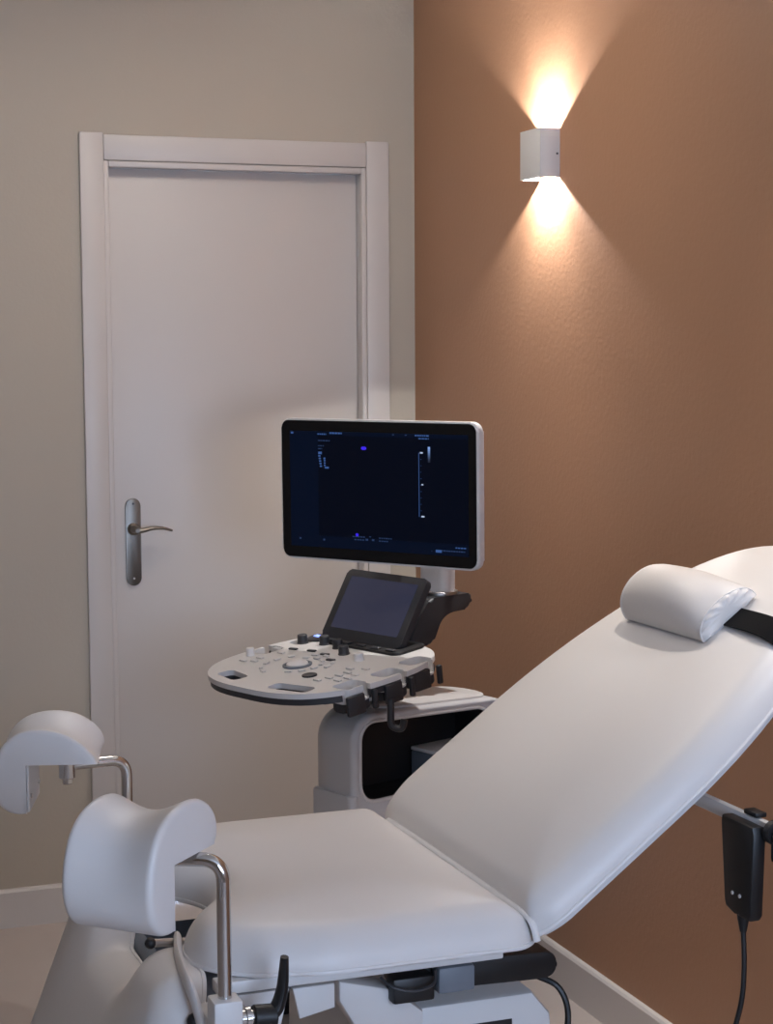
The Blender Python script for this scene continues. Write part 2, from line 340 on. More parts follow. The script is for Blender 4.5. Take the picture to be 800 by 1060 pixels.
# ================================================================ examination chair
CY = -2.20; HW = 0.332
chair = thing('examination_chair', 'white vinyl reclining examination chair with leg supports standing on the beige floor', 'chair', (-0.98, CY, 0))
def soft(x): x = max(0, min(1, x)); return x*x*(3-2*x)
# seat: hinge edge at x=-0.797, foot end near x=-1.30 with a U-shaped notch
def seat_plan(u, v):
    y = (2*v-1); ay = abs(y)
    xh = -0.797
    xf = -1.285+0.085*max(0, (ay-0.66)/0.34)**2.2
    xf += 0.085*math.cos(PI/2*min(1, ay/0.6))**2
    return (xh+(xf-xh)*u, CY+y*(HW-0.02*soft((u-0.75)/0.25)-(0.035 if y > 0 else 0.020)*max(0, 1-u/0.09)**2))
bm, edge = cushion(seat_plan, 56, 64, basis((0, 0, 0.691), (1, 0, 0), (0, 1, 0), (0, 0, 1)), t0=0.004, r=0.050, crown=0.022, reach=0.20)
seat = obj('seat', bm, 'vinyl', chair, sharp=60)
obj('piping', tube(edge+edge[:1], 0.0035, 6), 'vinyl_seam', seat, sharp=60)
obj('hinge_piping', tube(smooth_path([(-0.797, -2.528, 0.700), (-0.801, -2.522, 0.722), (-0.804, -2.505, 0.732), (-0.806, -2.45, 0.736), (-0.806, -2.2, 0.737), (-0.806, -1.97, 0.736), (-0.804, -1.925, 0.730), (-0.798, -1.905, 0.712)], 6), 0.0055, 8, flat=(0.7, 1.0)), 'vinyl_seam', seat, sharp=60)
# backrest
TH = math.radians(36.8); S = Vector((math.cos(TH), 0, math.sin(TH))); N = Vector((-math.sin(TH), 0, math.cos(TH)))
BO = Vector((-0.792, CY, 0.703))
def back_plan(u, v):
    s = 0.815*u; y = 2*v-1
    hw = HW+0.004
    if s > 0.28: hw *= math.sqrt(max(0.0, 1-((s-0.28)/0.53501)**2.0))
    if y > 0 and s < 0.10: hw -= 0.040*(1-s/0.10)**2
    elif s < 0.05: hw -= 0.016*(1-s/0.05)**2
    return (s, y*max(hw, 0.004))
bm, edge = cushion(back_plan, 64, 48, basis(BO, S, (0, 1, 0), N), t0=0.004, r=0.044, crown=0.018, reach=0.18)
back = obj('backrest', bm, 'vinyl', chair, sharp=60)
obj('piping', tube(edge+edge[:1], 0.0035, 6), 'vinyl_seam', back, sharp=60)
bm, _ = cushion(lambda u, v: tuple(Vector(back_plan(u, v))*0.965+Vector((0.012, 0))), 40, 24, basis(BO-N*0.012, S, (0, 1, 0), N), t0=0.011, r=0.001, crown=0.0, reach=0.1)
obj('back_board', bm, 'steel_white', chair, sharp=30)
# leg section, hanging down from the foot end
d = Vector((-0.36, 0, -0.933)).normalized(); n = Vector((-0.933, 0, 0.36)).normalized()
def leg_plan(u, v):
    y = 2*v-1; ay = abs(y)
    w0 = 0.05*max(0, (ay-0.8)/0.2)**2+0.075*soft((0.46-ay)/0.22); w1 = 0.46-0.12*max(0, (ay-0.6)/0.4)**2.2
    return (w0+(w1-w0)*u, -y*0.315)
LO = Vector((-1.275, CY, 0.690))
bm, edge = cushion(leg_plan, 48, 60, basis(LO, d, Vector((0, -1, 0)), n), t0=0.004, r=0.050, crown=0.018, reach=0.14)
legc = obj('leg_section', bm, 'vinyl', chair, sharp=60)
obj('piping', tube(edge+edge[:1], 0.0035, 6), 'vinyl_seam', legc, sharp=60)
obj('leg_board', box(0.15, 0.40, -0.26, 0.26, -0.014, -0.001, 0.003, 2, basis(LO, d, Vector((0, -1, 0)), n)), 'steel_white', chair)
# turned-over vinyl edge between seat and leg section, by the notch
obj('vinyl_flap', tube(smooth_path([(-1.300, -2.535, 0.640), (-1.306, -2.528, 0.672), (-1.308, -2.50, 0.690), (-1.305, -2.45, 0.697), (-1.296, -2.39, 0.699), (-1.282, -2.33, 0.699)], 6), 0.014, 12, flat=(1.0, 0.45)), 'vinyl', chair, sharp=60)
# drip tray and pull rods in the notch
obj('drip_tray', boolean(box(-1.30, -1.10, -2.34, -2.06, 0.598, 0.645, 0.02, 4), [box(-1.285, -1.115, -2.325, -2.075, 0.604, 0.70, 0.015, 3)]), 'slate', chair)
rod = obj('pull_rod', tube([(-1.18, -2.305, 0.680), (-1.320, -2.3385, 0.702)], 0.006, 10), 'aluminium', chair)
obj('ball_knob', lathe((-1.318, -2.338, 0.702), (-1.34, -2.343, 0.704), [(0.0, 0.004), (0.002, 0.007), (0.006, 0.0085), (0.010, 0.008), (0.014, 0.005), (0.016, 0.001)], 16), 'black', rod)
rod = obj('pull_rod', tube([(-1.22, -2.49, 0.652), (-1.302, -2.521, 0.650)], 0.006, 10), 'aluminium', chair)
obj('ball_knob', lathe((-1.30, -2.520, 0.650), (-1.32, -2.528, 0.649), [(0.0, 0.005), (0.002, 0.009), (0.007, 0.011), (0.012, 0.010), (0.017, 0.006), (0.019, 0.001)], 16), 'black', rod)
# steel frame under the seat
obj('seat_frame', merge(box(-1.27, -0.84, -2.505, -2.475, 0.672, 0.690, 0.003), box(-1.27, -0.84, -1.925, -1.895, 0.672, 0.690, 0.003), box(-0.90, -0.86, -2.475, -1.925, 0.672, 0.690, 0.003), box(-1.08, -1.04, -2.475, -1.925, 0.672, 0.690, 0.003)), 'steel_white', chair)
XZ = lambda y: basis((0, y, 0), (1, 0, 0), (0, 0, 1), (0, -1, 0))
obj('frame_plate', prism([(-1.150, 0.622), (-1.098, 0.632), (-1.098, 0.667), (-1.160, 0.667)], 0, 0.012, 0.002, 2, XZ(-2.488)), 'steel_white', chair)
obj('clamp_plate', prism([(-1.255, 0.585), (-1.185, 0.585), (-1.165, 0.668), (-1.255, 0.668)], 0, 0.008, 0.002, 2, XZ(-2.492)), 'steel_white', chair)
obj('lift_arm', merge(prism([(-1.085, 0.662), (-1.005, 0.640), (-0.955, 0.600), (-0.955, 0.52), (-1.02, 0.52), (-1.085, 0.632)], 0, 0.05, 0.006, 2, XZ(-2.43))), 'light_grey', chair)
obj('lift_arm', merge(prism([(-1.085, 0.662), (-1.005, 0.640), (-0.955, 0.600), (-0.955, 0.52), (-1.02, 0.52), (-1.085, 0.632)], 0, 0.05, 0.006, 2, XZ(-1.93))), 'light_grey', chair)
obj('pedestal_cover', prism([(-1.02, 0.10), (-0.70, 0.10), (-0.735, 0.555), (-0.765, 0.592), (-0.985, 0.592), (-1.005, 0.57)], 0, 0.46, 0.008, 2, XZ(-1.985)), 'steel_white', chair)
obj('cover_slot', box(-0.870, -0.800, -2.4455, -2.4445+0.006, 0.530, 0.556, 0.0), 'black', chair)
obj('actuator_housing', box(-0.94, -0.882, -2.50, -2.467, 0.628, 0.668, 0.006, 2), 'slate', chair)
obj('control_box', box(-1.01, -0.945, -2.50, -2.467, 0.622, 0.660, 0.005, 2), 'black', chair)
obj('armrest', prism(rrect(0, 0.26, -0.020, 0.020, 0.018, 8), 0, 0.050, 0.003, 2, basis((-0.995, -2.415, 0.646), (0.9995, 0, -0.03), (0.03, 0, 0.9995), (0, -1, 0))), 'black', chair)
obj('control_cable', tube(smooth_path([(-1.03, -2.50, 0.667), (-1.015, -2.515, 0.655), (-0.985, -2.52, 0.648), (-0.955, -2.515, 0.652), (-0.945, -2.50, 0.666)], 8), 0.0022, 8), 'dark', chair)
obj('mains_cable', tube(smooth_path([(-0.74, -2.40, 0.60), (-0.712, -2.42, 0.585), (-0.700, -2.43, 0.55), (-0.705, -2.43, 0.50), (-0.715, -2.40, 0.40), (-0.69, -2.36, 0.20), (-0.67, -2.30, 0.108)], 8), 0.005, 8), 'black', chair)
obj('chair_foot', merge(prism(rrect(-1.32, -0.55, -2.48, -1.92, 0.06, 6), 0.012, 0.10, 0.012, 3)), 'steel_white', chair)
for x in (-1.25, -0.62):
    for y in (-2.42, -1.98): obj('foot_pad', cyl((x, y, 0), (x, y, 0.014), 0.03), 'black', chair)
# cross bar behind the backrest
BX = -0.470
bar = obj('cross_bar', box(BX-0.006, BX+0.006, -2.645, -1.80, 0.845, 0.867, 0.002), 'steel_white', chair)
obj('bar_end_cap', merge(cyl((BX, -2.646, 0.856), (BX, -2.630, 0.856), 0.018, 16), box(BX-0.012, BX+0.012, -2.70, -2.640, 0.842, 0.862, 0.006, 3), box(BX-0.01, BX+0.01, -2.665, -2.640, 0.815, 0.846, 0.004, 2)), 'black', bar)
for y in (-2.39, -2.01): obj('bar_bracket', box(BX-0.010, BX+0.010, y-0.03, y+0.03, 0.8675, 0.920, 0.003), 'steel_white', bar)

# leg supports: saddle pad with an L-shaped underside on a bent chrome rod
KEY_OUT = [(0.110, 0.000), (0.121, 0.016), (0.117, 0.040), (0.096, 0.062), (0.062, 0.075), (0.020, 0.074), (-0.018, 0.061), (-0.044, 0.036), (-0.058, 0.000), (-0.060, -0.036), (-0.050, -0.066), (-0.032, -0.084), (-0.014, -0.089), (0.0, -0.087)]
KEY_IN = [(0.118, 0.000), (0.117, 0.006), (0.108, 0.020), (0.090, 0.038), (0.062, 0.054), (0.026, 0.062), (-0.010, 0.057), (-0.038, 0.036), (-0.054, 0.000), (-0.057, -0.036), (-0.048, -0.064), (-0.030, -0.080), (-0.012, -0.084), (0.0, -0.082)]
def pad_mesh(C, az, outer, wo, wi, L=0.150, dip=0.024):
    """saddle pad: a knee-shaped profile (L-shaped underside) swept along its axis, higher on the outer wing"""
    a = math.radians(az); A = Vector((math.sin(a), math.cos(a), 0)); E = Vector((A.y, -A.x, 0))
    PO, PI_ = [smooth_path([Vector((x, 0, z)) for x, z in k], 4) for k in (KEY_OUT, KEY_IN)]; no = len(PO)
    inner = [(0.0, -0.060), (0.0, -0.03), (0.0, 0.0), (0.03, 0.0), (0.065, 0.0), (0.095, 0.0)]
    bm = bmesh.new(); rings = []; nt = 30
    for i in range(nt+1):
        tt = -1+2*i/nt; tt = math.copysign(1-(1-abs(tt))**1.5, tt); e = 1-abs(tt); w = wi+(wo-wi)*soft((tt*outer+1)/2)
        rim = 0.012*(1-math.sqrt(max(0, 1-(1-min(1, e/0.14))**2))); saddle = dip*(math.cos(tt*PI/2)**1.3); ring = []
        for k in range(no):
            x = PO[k].x*w+PI_[k].x*(1-w); z = PO[k].z*w+PI_[k].z*(1-w); s = k/(no-1)
            wgt = math.sin(PI*s)**0.6 if 0 < s < 1 else 0.0; dx, dz = x-0.012, z+0.004; Ln = math.hypot(dx, dz)
            sw = max(0.0, math.sin(PI*min(1, s*1.35)))**0.8
            sh = min(rim*wgt+saddle*sw, Ln*0.6); ring.append((x-dx/Ln*sh, z-dz/Ln*sh))
        rings.append([bm.verts.new(C+A*x+Vector((0, 0, z))+E*(tt*L/2)) for x, z in ring+inner])
    m = len(rings[0])
    for p, q in zip(rings, rings[1:]):
        for k in range(m): bm.faces.new((p[k], p[(k+1) % m], q[(k+1) % m], q[k]))
    for r_ in (rings[0], rings[-1]):        # end caps: a strip of triangles between the outer curve and the L
        o_ = r_[:no]; i_ = r_[no:][::-1]; a_ = b_ = 0
        while a_ < len(o_)-1 or b_ < len(i_)-1:
            if b_ == len(i_)-1 or (a_ < len(o_)-1 and (a_+1)/(len(o_)-1) <= (b_+1)/(len(i_)-1)): bm.faces.new((o_[a_], o_[a_+1], i_[b_])); a_ += 1
            else: bm.faces.new((o_[a_], i_[b_+1], i_[b_])); b_ += 1
    return bm, A, E
def leg_support(C, az, rodpts, clamp, side, lever, wo, wi):
    C = Vector(C); bm, A, E = pad_mesh(C, az, side, wo, wi, 0.136)
    pad = obj('leg_rest', bm, 'vinyl', chair, sharp=48)
    obj('shell_plate', box(-0.004, 0.0, -0.066, 0.066, -0.080, -0.001, 0.001, 1, basis(C+A*0.0045, A, -E, (0, 0, 1))), 'steel_white', pad)
    obj('support_rod', tube(fillet(rodpts, 0.030, 10), 0.0095, 14), 'chrome', pad)
    e = Vector(rodpts[-1])
    obj('swivel_bolt', merge(cyl(e+Vector((0, 0, 0.016)), e-Vector((0, 0, 0.022)), 0.014, 16), cyl(e-Vector((0, 0, 0.022)), e-Vector((0, 0, 0.032)), 0.009, 6)), 'chrome', pad)
    for b in (-0.05, 0.05): obj('screw', cyl(C+A*0.0045+E*b+Vector((0, 0, -0.055)), C+A*0.0075+E*b+Vector((0, 0, -0.055)), 0.004, 10), 'aluminium', pad)
    cx, cy, cz = clamp
    blk = obj('clamp_block', box(cx-0.020, cx+0.020, cy-0.020, cy+0.020, cz-0.11, cz, 0.004, 2), 'steel_white', chair)
    obj('clamp_bracket', box(cx-0.018, cx+0.018, min(cy+side*0.021, cy+side*0.085), max(cy+side*0.021, cy+side*0.085), cz-0.075, cz-0.035, 0.003, 2), 'steel_white', blk)
    if lever:
        hx_, hy_, hz_ = cx+0.020, cy-0.006, cz-0.030
        obj('lever_washer', lathe((hx_, hy_, hz_), (hx_+0.02, hy_, hz_), [(0, 0.012), (0.006, 0.012), (0.006, 0.016), (0.012, 0.016), (0.012, 0.011), (0.02, 0.011)], 18), 'chrome', blk)
        P = smooth_path([(hx_+0.018, hy_, hz_-0.002), (hx_+0.034, hy_, hz_-0.001), (hx_+0.049, hy_, hz_+0.008), (hx_+0.057, hy_, hz_+0.030), (hx_+0.060, hy_, hz_+0.055), (hx_+0.061, hy_-0.002, hz_+0.078)], 6)
        obj('clamp_lever', merge(tube(P, 0.01, 12, rs=[0.0155-0.0085*(k/(len(P)-1)) for k in range(len(P))], flat=(1, 0.8)), cyl((hx_+0.016, hy_, hz_), (hx_+0.048, hy_, hz_-0.002), 0.0165, 16)), 'black', blk)
NP = Vector((-1.405, -2.574, 0.897)); NR = (-1.281, -2.585)
leg_support(NP, 43, [(NR[0], NR[1], 0.655), (NR[0], NR[1], 0.887), (-1.380, -2.535, 0.887)], (NR[0], NR[1], 0.700), 1, True, 1.0, 0.8)
FP = Vector((-1.404, -1.808, 0.871)); FR = (-1.240, -1.805)
leg_support(FP, 107, [(FR[0], FR[1], 0.655), (FR[0], FR[1], 0.852), (-1.345, -1.815, 0.852)], (FR[0], FR[1], 0.700), -1, False, 0.55, 0.0)

# ---------------------------------------------------------------- head pillow on the backrest
pil = thing('head_pillow', 'small white half-round head pillow strapped to the backrest of the chair', 'pillow', BO+S*0.60+N*0.06)
def pillow():
    bm = bmesh.new(); rings = []; nt = 28; y0, y1 = -2.045, -2.310
    for i in range(nt+1):
        t = i/nt; y = y0+(y1-y0)*t; e = min(t, 1-t); k = 1.0-0.10*(1-min(1, e/0.16))**2-0.26*max(0, (t-0.5)/0.5)**2; ring = []
        for j in range(29):
            a = PI*j/28; s = -math.cos(a)*0.060; h = math.sin(a)**0.82*0.058*k
            bulge = 0.010*math.sin(a)*math.sin(PI*t)
            ring.append((s*(1+0.0*k), h+bulge))
        for j in range(1, 8): ring.append((0.060-0.120*j/8, -0.003*math.sin(PI*j/8)))
        rings.append([bm.verts.new(BO+S*(0.600+s)+N*(0.0685+h)+Vector((0, y-BO.y, 0))) for s, h in ring])
    m = len(rings[0])
    for p, q in zip(rings, rings[1:]):
        for k in range(m): bm.faces.new((p[k], p[(k+1) % m], q[(k+1) % m], q[k]))
    for rr, sg in ((rings[0], 1), (rings[-1], -1)):     # gathered end panels
        cen = sum((v.co for v in rr), Vector())/m; prev = rr
        for lv, (f, out) in enumerate(((0.88, 0.005), (0.70, 0.008), (0.40, 0.008), (0.16, 0.008))):
            cur = []
            for k, v in enumerate(rr):
                pl = 0.0036*math.cos(k*PI*0.5)*(1.0, 0.5, 0, 0)[lv]*(1 if k < 29 else 0)
                cur.append(bm.verts.new(cen+(v.co-cen)*f+Vector((0, sg*(out+pl), 0))))
            for k in range(m): bm.faces.new((prev[k], prev[(k+1) % m], cur[(k+1) % m], cur[k]))
            prev = cur
        bm.faces.new(prev)
    return bm, rings
bm, rings = pillow()
e0 = [v.co.copy() for v in rings[0]]; e1 = [v.co.copy() for v in rings[-1]]
obj('cushion', bm, 'vinyl', pil, sharp=50)
for e in (e0, e1): obj('piping', tube(e+e[:1], 0.0014, 6), 'vinyl_seam', pil, sharp=60)
def strap():    # flat band: out from under the pillow, over the cushion edge and round the back
    pts = []
    for y, h in ((-2.24, 0.0690), (-2.33, 0.0690), (-2.36, 0.0690), (-2.40, 0.0680), (-2.43, 0.063), (-2.455, 0.050), (-2.468, 0.030), (-2.472, 0.0), (-2.47, -0.017)): pts.append((y, h))
    P = smooth_path([Vector((0, y, h)) for y, h in pts], 5); bm = bmesh.new(); R = []
    for p in P:
        R.append([bm.verts.new(BO+S*(0.603+ds)+N*(p.z+dh)+Vector((0, p.y-BO.y, 0))) for ds, dh in ((-0.021, 0), (0.021, 0), (0.021, 0.0022), (-0.021, 0.0022))])
    for a, b in zip(R, R[1:]):
        for k in range(4): bm.faces.new((a[k], a[(k+1) % 4], b[(k+1) % 4], b[k]))
    bm.faces.new(R[0]); bm.faces.new(R[-1]); return bm
obj('strap', strap(), 'strap', pil)

# ---------------------------------------------------------------- wired hand control hanging on the cross bar
hc = thing('hand_control', 'black wired hand control hanging from the cross bar beside the backrest', 'remote control', (BX-0.014, -2.585, 0.72))
hb = prism([(-0.046, 0.072), (0.040, 0.072), (0.044, 0.060), (0.038, -0.062), (0.032, -0.070), (0.006, -0.070), (-0.004, -0.064), (-0.032, -0.064), (-0.036, -0.056), (-0.048, 0.062)], 0, 0.022, 0.004, 2, basis((BX-0.0075, -2.583, 0.790), (0, -1, 0), (0, 0, 1), (-1, 0, 0)))
obj('handset', hb, 'black', hc)
obj('hook', box(BX-0.009, BX+0.010, -2.60, -2.565, 0.8685, 0.876, 0.002), 'black', hc)
for y in (-2.572, -2.592): obj('indicator', cyl((BX-0.0292, y, 0.752), (BX-0.0310, y, 0.752), 0.003, 10), 'white_plastic', hc)
obj('cable_sleeve', lathe((BX-0.018, -2.583, 0.728), (BX-0.018, -2.584, 0.695), [(0, 0.010), (0.012, 0.009), (0.033, 0.005)], 12), 'black', hc)
obj('cable', tube(smooth_path([(BX-0.018, -2.584, 0.700), (BX-0.017, -2.586, 0.64), (BX-0.02, -2.582, 0.58), (BX-0.035, -2.565, 0.50), (BX-0.07, -2.53, 0.36), (BX-0.13, -2.50, 0.18), (BX-0.15, -2.52, 0.05), (BX-0.10, -2.56, 0.0045), (BX-0.02, -2.60, 0.0045)], 8), 0.0040, 8), 'black', hc)

# ================================================================ ultrasound cart
CA = math.radians(22.0); CO = Vector((-0.806, -1.061, 0))
CX = Vector((math.cos(CA), math.sin(CA), 0)); CYV = Vector((-math.sin(CA), math.cos(CA), 0)); CM = basis(CO, CX, CYV, (0, 0, 1))
us = thing('ultrasound_machine', 'grey and black ultrasound machine on a cart between the white door and the chair', 'ultrasound machine', CO+CX*0.45, CA)
# body with a large opening on its side
def ray_rrect(x0, x1, z0, z1, r, cx, cz, n):
    loop = rrect(x0, x1, z0, z1, r, 14); out = []
    for k in range(n):
        a = 2*PI*k/n; dx, dz = math.cos(a), math.sin(a); best = None
        for (ax, az), (bx, bz) in zip(loop, loop[1:]+loop[:1]):
            ex, ez = bx-ax, bz-az; den = dx*ez-dz*ex
            if abs(den) < 1e-12: continue
            t = ((ax-cx)*ez-(az-cz)*ex)/den; s = ((ax-cx)*dz-(az-cz)*dx)/den
            if t > 0 and -1e-6 <= s <= 1+1e-6 and (best is None or t > best): best = t
        out.append((cx+dx*best, cz+dz*best))
    return out
def slope(x, z): return z-0.045*(x-0.2) if z > 0.6 else z      # the top falls gently to the rear
OPN = (0.216, 0.63, 0.538, 0.724)
def body_shell():
    n = 120; cx, cz = 0.40, 0.60; bm = bmesh.new()
    inn = ray_rrect(*OPN, 0.045, cx, cz, n); R = []; HB = 0.125
    def ring(pts, y): return [bm.verts.new(CM @ Vector((x, y, slope(x, z)))) for x, z in pts]
    R.append(ring(inn, 0.0)); R.append(ring(inn, -HB+0.004))
    def outer(r, y0, sg):       # quarter-round edge of radius r at the side y0
        out = []
        for k in range(9):
            a = PI/2*k/8; ins = r*(1-math.sin(a)); y = y0-sg*r*(1-math.cos(a))
            out.append((ray_rrect(0.192+ins, 0.705-ins*0.4, 0.30, 0.742-min(ins, 0.02)*0.5, 0.065, cx, cz, n), y))
        return out
    for pts, y in outer(0.014, -HB, -1): R.append(ring(pts, y))
    for pts, y in outer(0.105, 0.062, 1)[::-1]: R.append(ring(pts, y))
    bm.faces.new(R[0]); bm.faces.new(R[-1][::-1])
    for p, q in zip(R, R[1:]):
        for k in range(n): bm.faces.new((p[k], p[(k+1) % n], q[(k+1) % n], q[k]))
    bmesh.ops.remove_doubles(bm, verts=bm.verts, dist=1e-6); return bm, inn
bm, inn = body_shell(); body = obj('body', bm, 'grey', us, sharp=50)
obj('opening_rim', tube([CM @ Vector((x, -0.1215, slope(x, z))) for x, z in inn+inn[:1]], 0.0045, 8), 'light_grey', body, sharp=60)
li = ray_rrect(OPN[0]+0.0015, OPN[1]-0.0015, OPN[2]+0.0015, OPN[3]-0.0015, 0.0445, 0.40, 0.60, 96)
def liner():
    bm = bmesh.new(); R = []
    for y, ins in ((-0.119, 0.0), (-0.006, 0.0), (-0.004, 0.0), (-0.008, 0.004), (-0.119, 0.003)):
        R.append([bm.verts.new(CM @ Vector((0.40+(x-0.40)*(1-ins*4), y, slope(x, 0.60+(z-0.60)*(1-ins*4))))) for x, z in li])
    n_ = len(li)
    for p, q in ((R[0], R[1]), (R[4], R[3]), (R[0], R[4])):
        for k in range(n_): bm.faces.new((p[k], p[(k+1) % n_], q[(k+1) % n_], q[k]))
    bm.faces.new(R[1]); bm.faces.new(R[3][::-1]); return bm
obj('opening_liner', liner(), 'black', body)
obj('top_cover', prism(rrect(0.30, 0.66, -0.105, 0.060, 0.06, 8), 0.0, 0.006, 0.003, 2, CM @ Matrix.Translation((0, 0, 0.7500)) @ Matrix.Rotation(0.045, 4, 'Y')), 'white_plastic', body)
pr = obj('printer', box(0.472, 0.605, -0.108, -0.012, 0.5455, 0.604, 0.005, 3, CM), 'slate', us, label='slate grey printer box with white lid in the side opening')
obj('printer_lid', box(0.472, 0.605, -0.109, -0.012, 0.6045, 0.614, 0.003, 2, CM), 'white_plastic', pr)
obj('release_button', cyl(CM @ Vector((0.472, -0.085, 0.560)), CM @ Vector((0.4695, -0.085, 0.560)), 0.005, 12), 'white_plastic', pr)
# lower plinth and castors
obj('plinth', prism(rrect(0.178, 0.70, -0.135, 0.090, 0.06, 8), 0.16, 0.585-0.245, 0.02, 3, CM), 'grey', us)
obj('front_skirt', prism(rrect(0.182, 0.213, -0.128, 0.010, 0.014, 8), 0.30, 0.560, 0.006, 3, CM), 'grey', us)
obj('base', prism(rrect(0.13, 0.64, -0.18, 0.18, 0.08, 8), 0.10, 0.16, 0.02, 3, CM), 'dark', us)
for x, y in ((0.19, -0.13), (0.19, 0.13), (0.58, -0.13), (0.58, 0.13)):
    c = obj('castor', merge(lathe(CM @ Vector((x, y-0.026, 0.055)), CM @ Vector((x, y-0.006, 0.055)), [(0, 0.048), (0.004, 0.055), (0.016, 0.055), (0.020, 0.048)], 24), lathe(CM @ Vector((x, y+0.006, 0.055)), CM @ Vector((x, y+0.026, 0.055)), [(0, 0.048), (0.004, 0.055), (0.016, 0.055), (0.020, 0.048)], 24), cyl(CM @ Vector((x, y-0.006, 0.055)), CM @ Vector((x, y+0.006, 0.055)), 0.012, 12)), 'black', us)
    obj('fork', cyl(CM @ Vector((x, y, 0.060)), CM @ Vector((x, y, 0.1005)), 0.0055, 12), 'aluminium', c)
# column
obj('column', lathe(CM @ Vector((0.347, 0, 0.736)), CM @ Vector((0.347, 0, 0.86)), [(0, 0.062), (0.006, 0.062), (0.012, 0.054), (0.12, 0.054)], 32), 'aluminium', us)
# control panel, tilted 7 degrees towards the operator
PT = math.radians(7.0); PM = CM @ basis((0, 0, 0.820), (math.cos(PT), 0, math.sin(PT)), (0, 1, 0), (-math.sin(PT), 0, math.cos(PT)))
half = [(-0.020, 0.0), (-0.019, 0.06), (-0.010, 0.114), (0.010, 0.162), (0.040, 0.197), (0.080, 0.224), (0.128, 0.238), (0.20, 0.243), (0.27, 0.238), (0.33, 0.223), (0.375, 0.198), (0.408, 0.155), (0.426, 0.095), (0.430, 0.04)]
outl = [(p.x, p.y) for p in smooth_path([Vector((x, -y, 0)) for x, y in half[::-1]]+[Vector((x, y, 0)) for x, y in half[1:]], 4)]
outl_in = [(0.215+(x-0.215)*0.985, y*0.985) for x, y in outl]
def grip_cut(xc, yc, ln, rot):
    return prism(rrect(-0.021, 0.021, -ln/2, ln/2, 0.014, 5), -0.06, 0.03, 0, 2, PM @ Matrix.Translation((xc, yc, 0)) @ Matrix.Rotation(rot, 4, 'Z'))
grips = [(0.036, 0.104, 0.088, -0.20), (0.034, -0.104, 0.115, 0.16)]
slots = [(0.115, -1, 0.241), (0.222, -1, 0.244), (0.322, -1, 0.228), (0.222, 1, 0.244), (0.322, 1, 0.228)]
def lo_hi(a, b): return min(a, b), max(a, b)
def slot_cut(x, s, e, z0=-0.06): return prism(rrect(x-0.034, x+0.034, *lo_hi(s*(e-0.064), s*(e-0.010)), 0.016, 5), z0, 0.03, 0, 2, PM)
def slot_gap(x, s, e, z0=-0.06): return box(x+0.010, x+0.028, *lo_hi(s*(e-0.02), s*(e+0.03)), z0, 0.03, 0, 2, PM)
allc = lambda: [grip_cut(*g) for g in grips]+[slot_cut(*s) for s in slots]+[slot_gap(*s) for s in slots]
top = boolean(prism(outl, -0.012, 0.0, 0.004, 3, PM, bev_bottom=False), allc())
panel = obj('control_panel', top, 'light_grey', us, sharp=30)
low = boolean(prism(outl_in, -0.027, -0.0125, 0.006, 3, PM), allc())
obj('panel_tray', low, 'dark', panel, sharp=30)
for (x, s, e) in slots:         # probe cups hanging in the side slots
    cup = boolean(prism(rrect(x-0.036, x+0.036, *lo_hi(s*(e-0.066), s*(e-0.0075)), 0.017, 5), -0.034, -0.0015, 0.002, 2, PM),
                  [prism(rrect(x-0.0335, x+0.0335, *lo_hi(s*(e-0.0635), s*(e-0.0105)), 0.0155, 5), -0.031, 0.03, 0, 2, PM), slot_gap(x, s, e, -0.029)])
    obj('probe_cup', cup, 'light_grey', panel, sharp=30)
    obj('holder_body', prism(rrect(x-0.036, x+0.036, *lo_hi(s*(e-0.066), s*(e-0.0075)), 0.017, 5), -0.054, -0.0345, 0.004, 2, PM), 'dark', panel)
    for a, b in ((x-0.042, x+0.007), (x+0.031, x+0.044)):
        obj('holder_block', box(a, b, *lo_hi(s*(e-0.007), s*(e+0.004)), -0.058, -0.014, 0.004, 2, PM), 'dark', panel)
obj('panel_underside', prism(rrect(0.10, 0.42, -0.18, 0.18, 0.05, 6), -0.052, -0.0275, 0.012, 3, PM), 'dark', panel)
hk = PM @ Vector((0.190, -0.246, -0.055))
obj('cable_hook', tube(fillet([hk+Vector((0, 0, 0.010)), hk+Vector((0, 0, -0.052)), hk+Vector((0.022, -0.012, -0.058)), hk+Vector((0.026, -0.014, -0.036))], 0.012, 6), 0.008, 10), 'dark', panel)
# keys and knobs
obj('trackball_ring', lathe(PM @ Vector((0.164, 0.030, 0.0002)), PM @ Vector((0.164, 0.030, 0.01)), [(0, 0.034), (0.003, 0.034), (0.004, 0.031), (0.004, 0.028), (0.001, 0.026)], 32), 'slate', panel)
obj('trackball', lathe(PM @ Vector((0.164, 0.030, 0.002)), PM @ Vector((0.164, 0.030, 0.02)), [(0, 0.0255), (0.004, 0.0245), (0.008, 0.019), (0.011, 0.011), (0.012, 0.002)], 32), 'white_plastic', panel)
def knob(x, y, r, h, m): return obj('knob', lathe(PM @ Vector((x, y, 0.0002)), PM @ Vector((x, y, h)), [(0, r*1.12), (0.002, r*1.12), (0.003, r), (h-0.002, r*0.94), (h, r*0.80)], 20), m, panel)
for x, y in ((0.305, 0.178), (0.322, 0.118), (0.313, 0.060), (0.282, 0.004)): knob(x, y, 0.0125, 0.021, 'dark')
knob(0.168, 0.205, 0.0105, 0.018, 'white_plastic'); knob(0.262, -0.070, 0.0115, 0.018, 'white_plastic'); 
obj('oval_key', lathe(PM @ Vector((0.118, -0.067, 0.0002)), PM @ Vector((0.118, -0.067, 0.01)), [(0, 0.017), (0.003, 0.017), (0.004, 0.014), (0.003, 0.010)], 24), 'dark', panel)
obj('power_ring', lathe(PM @ Vector((0.352, 0.172, 0.0002)), PM @ Vector((0.352, 0.172, 0.01)), [(0, 0.030), (0.003, 0.030), (0.005, 0.026)], 24), 'dark', panel)
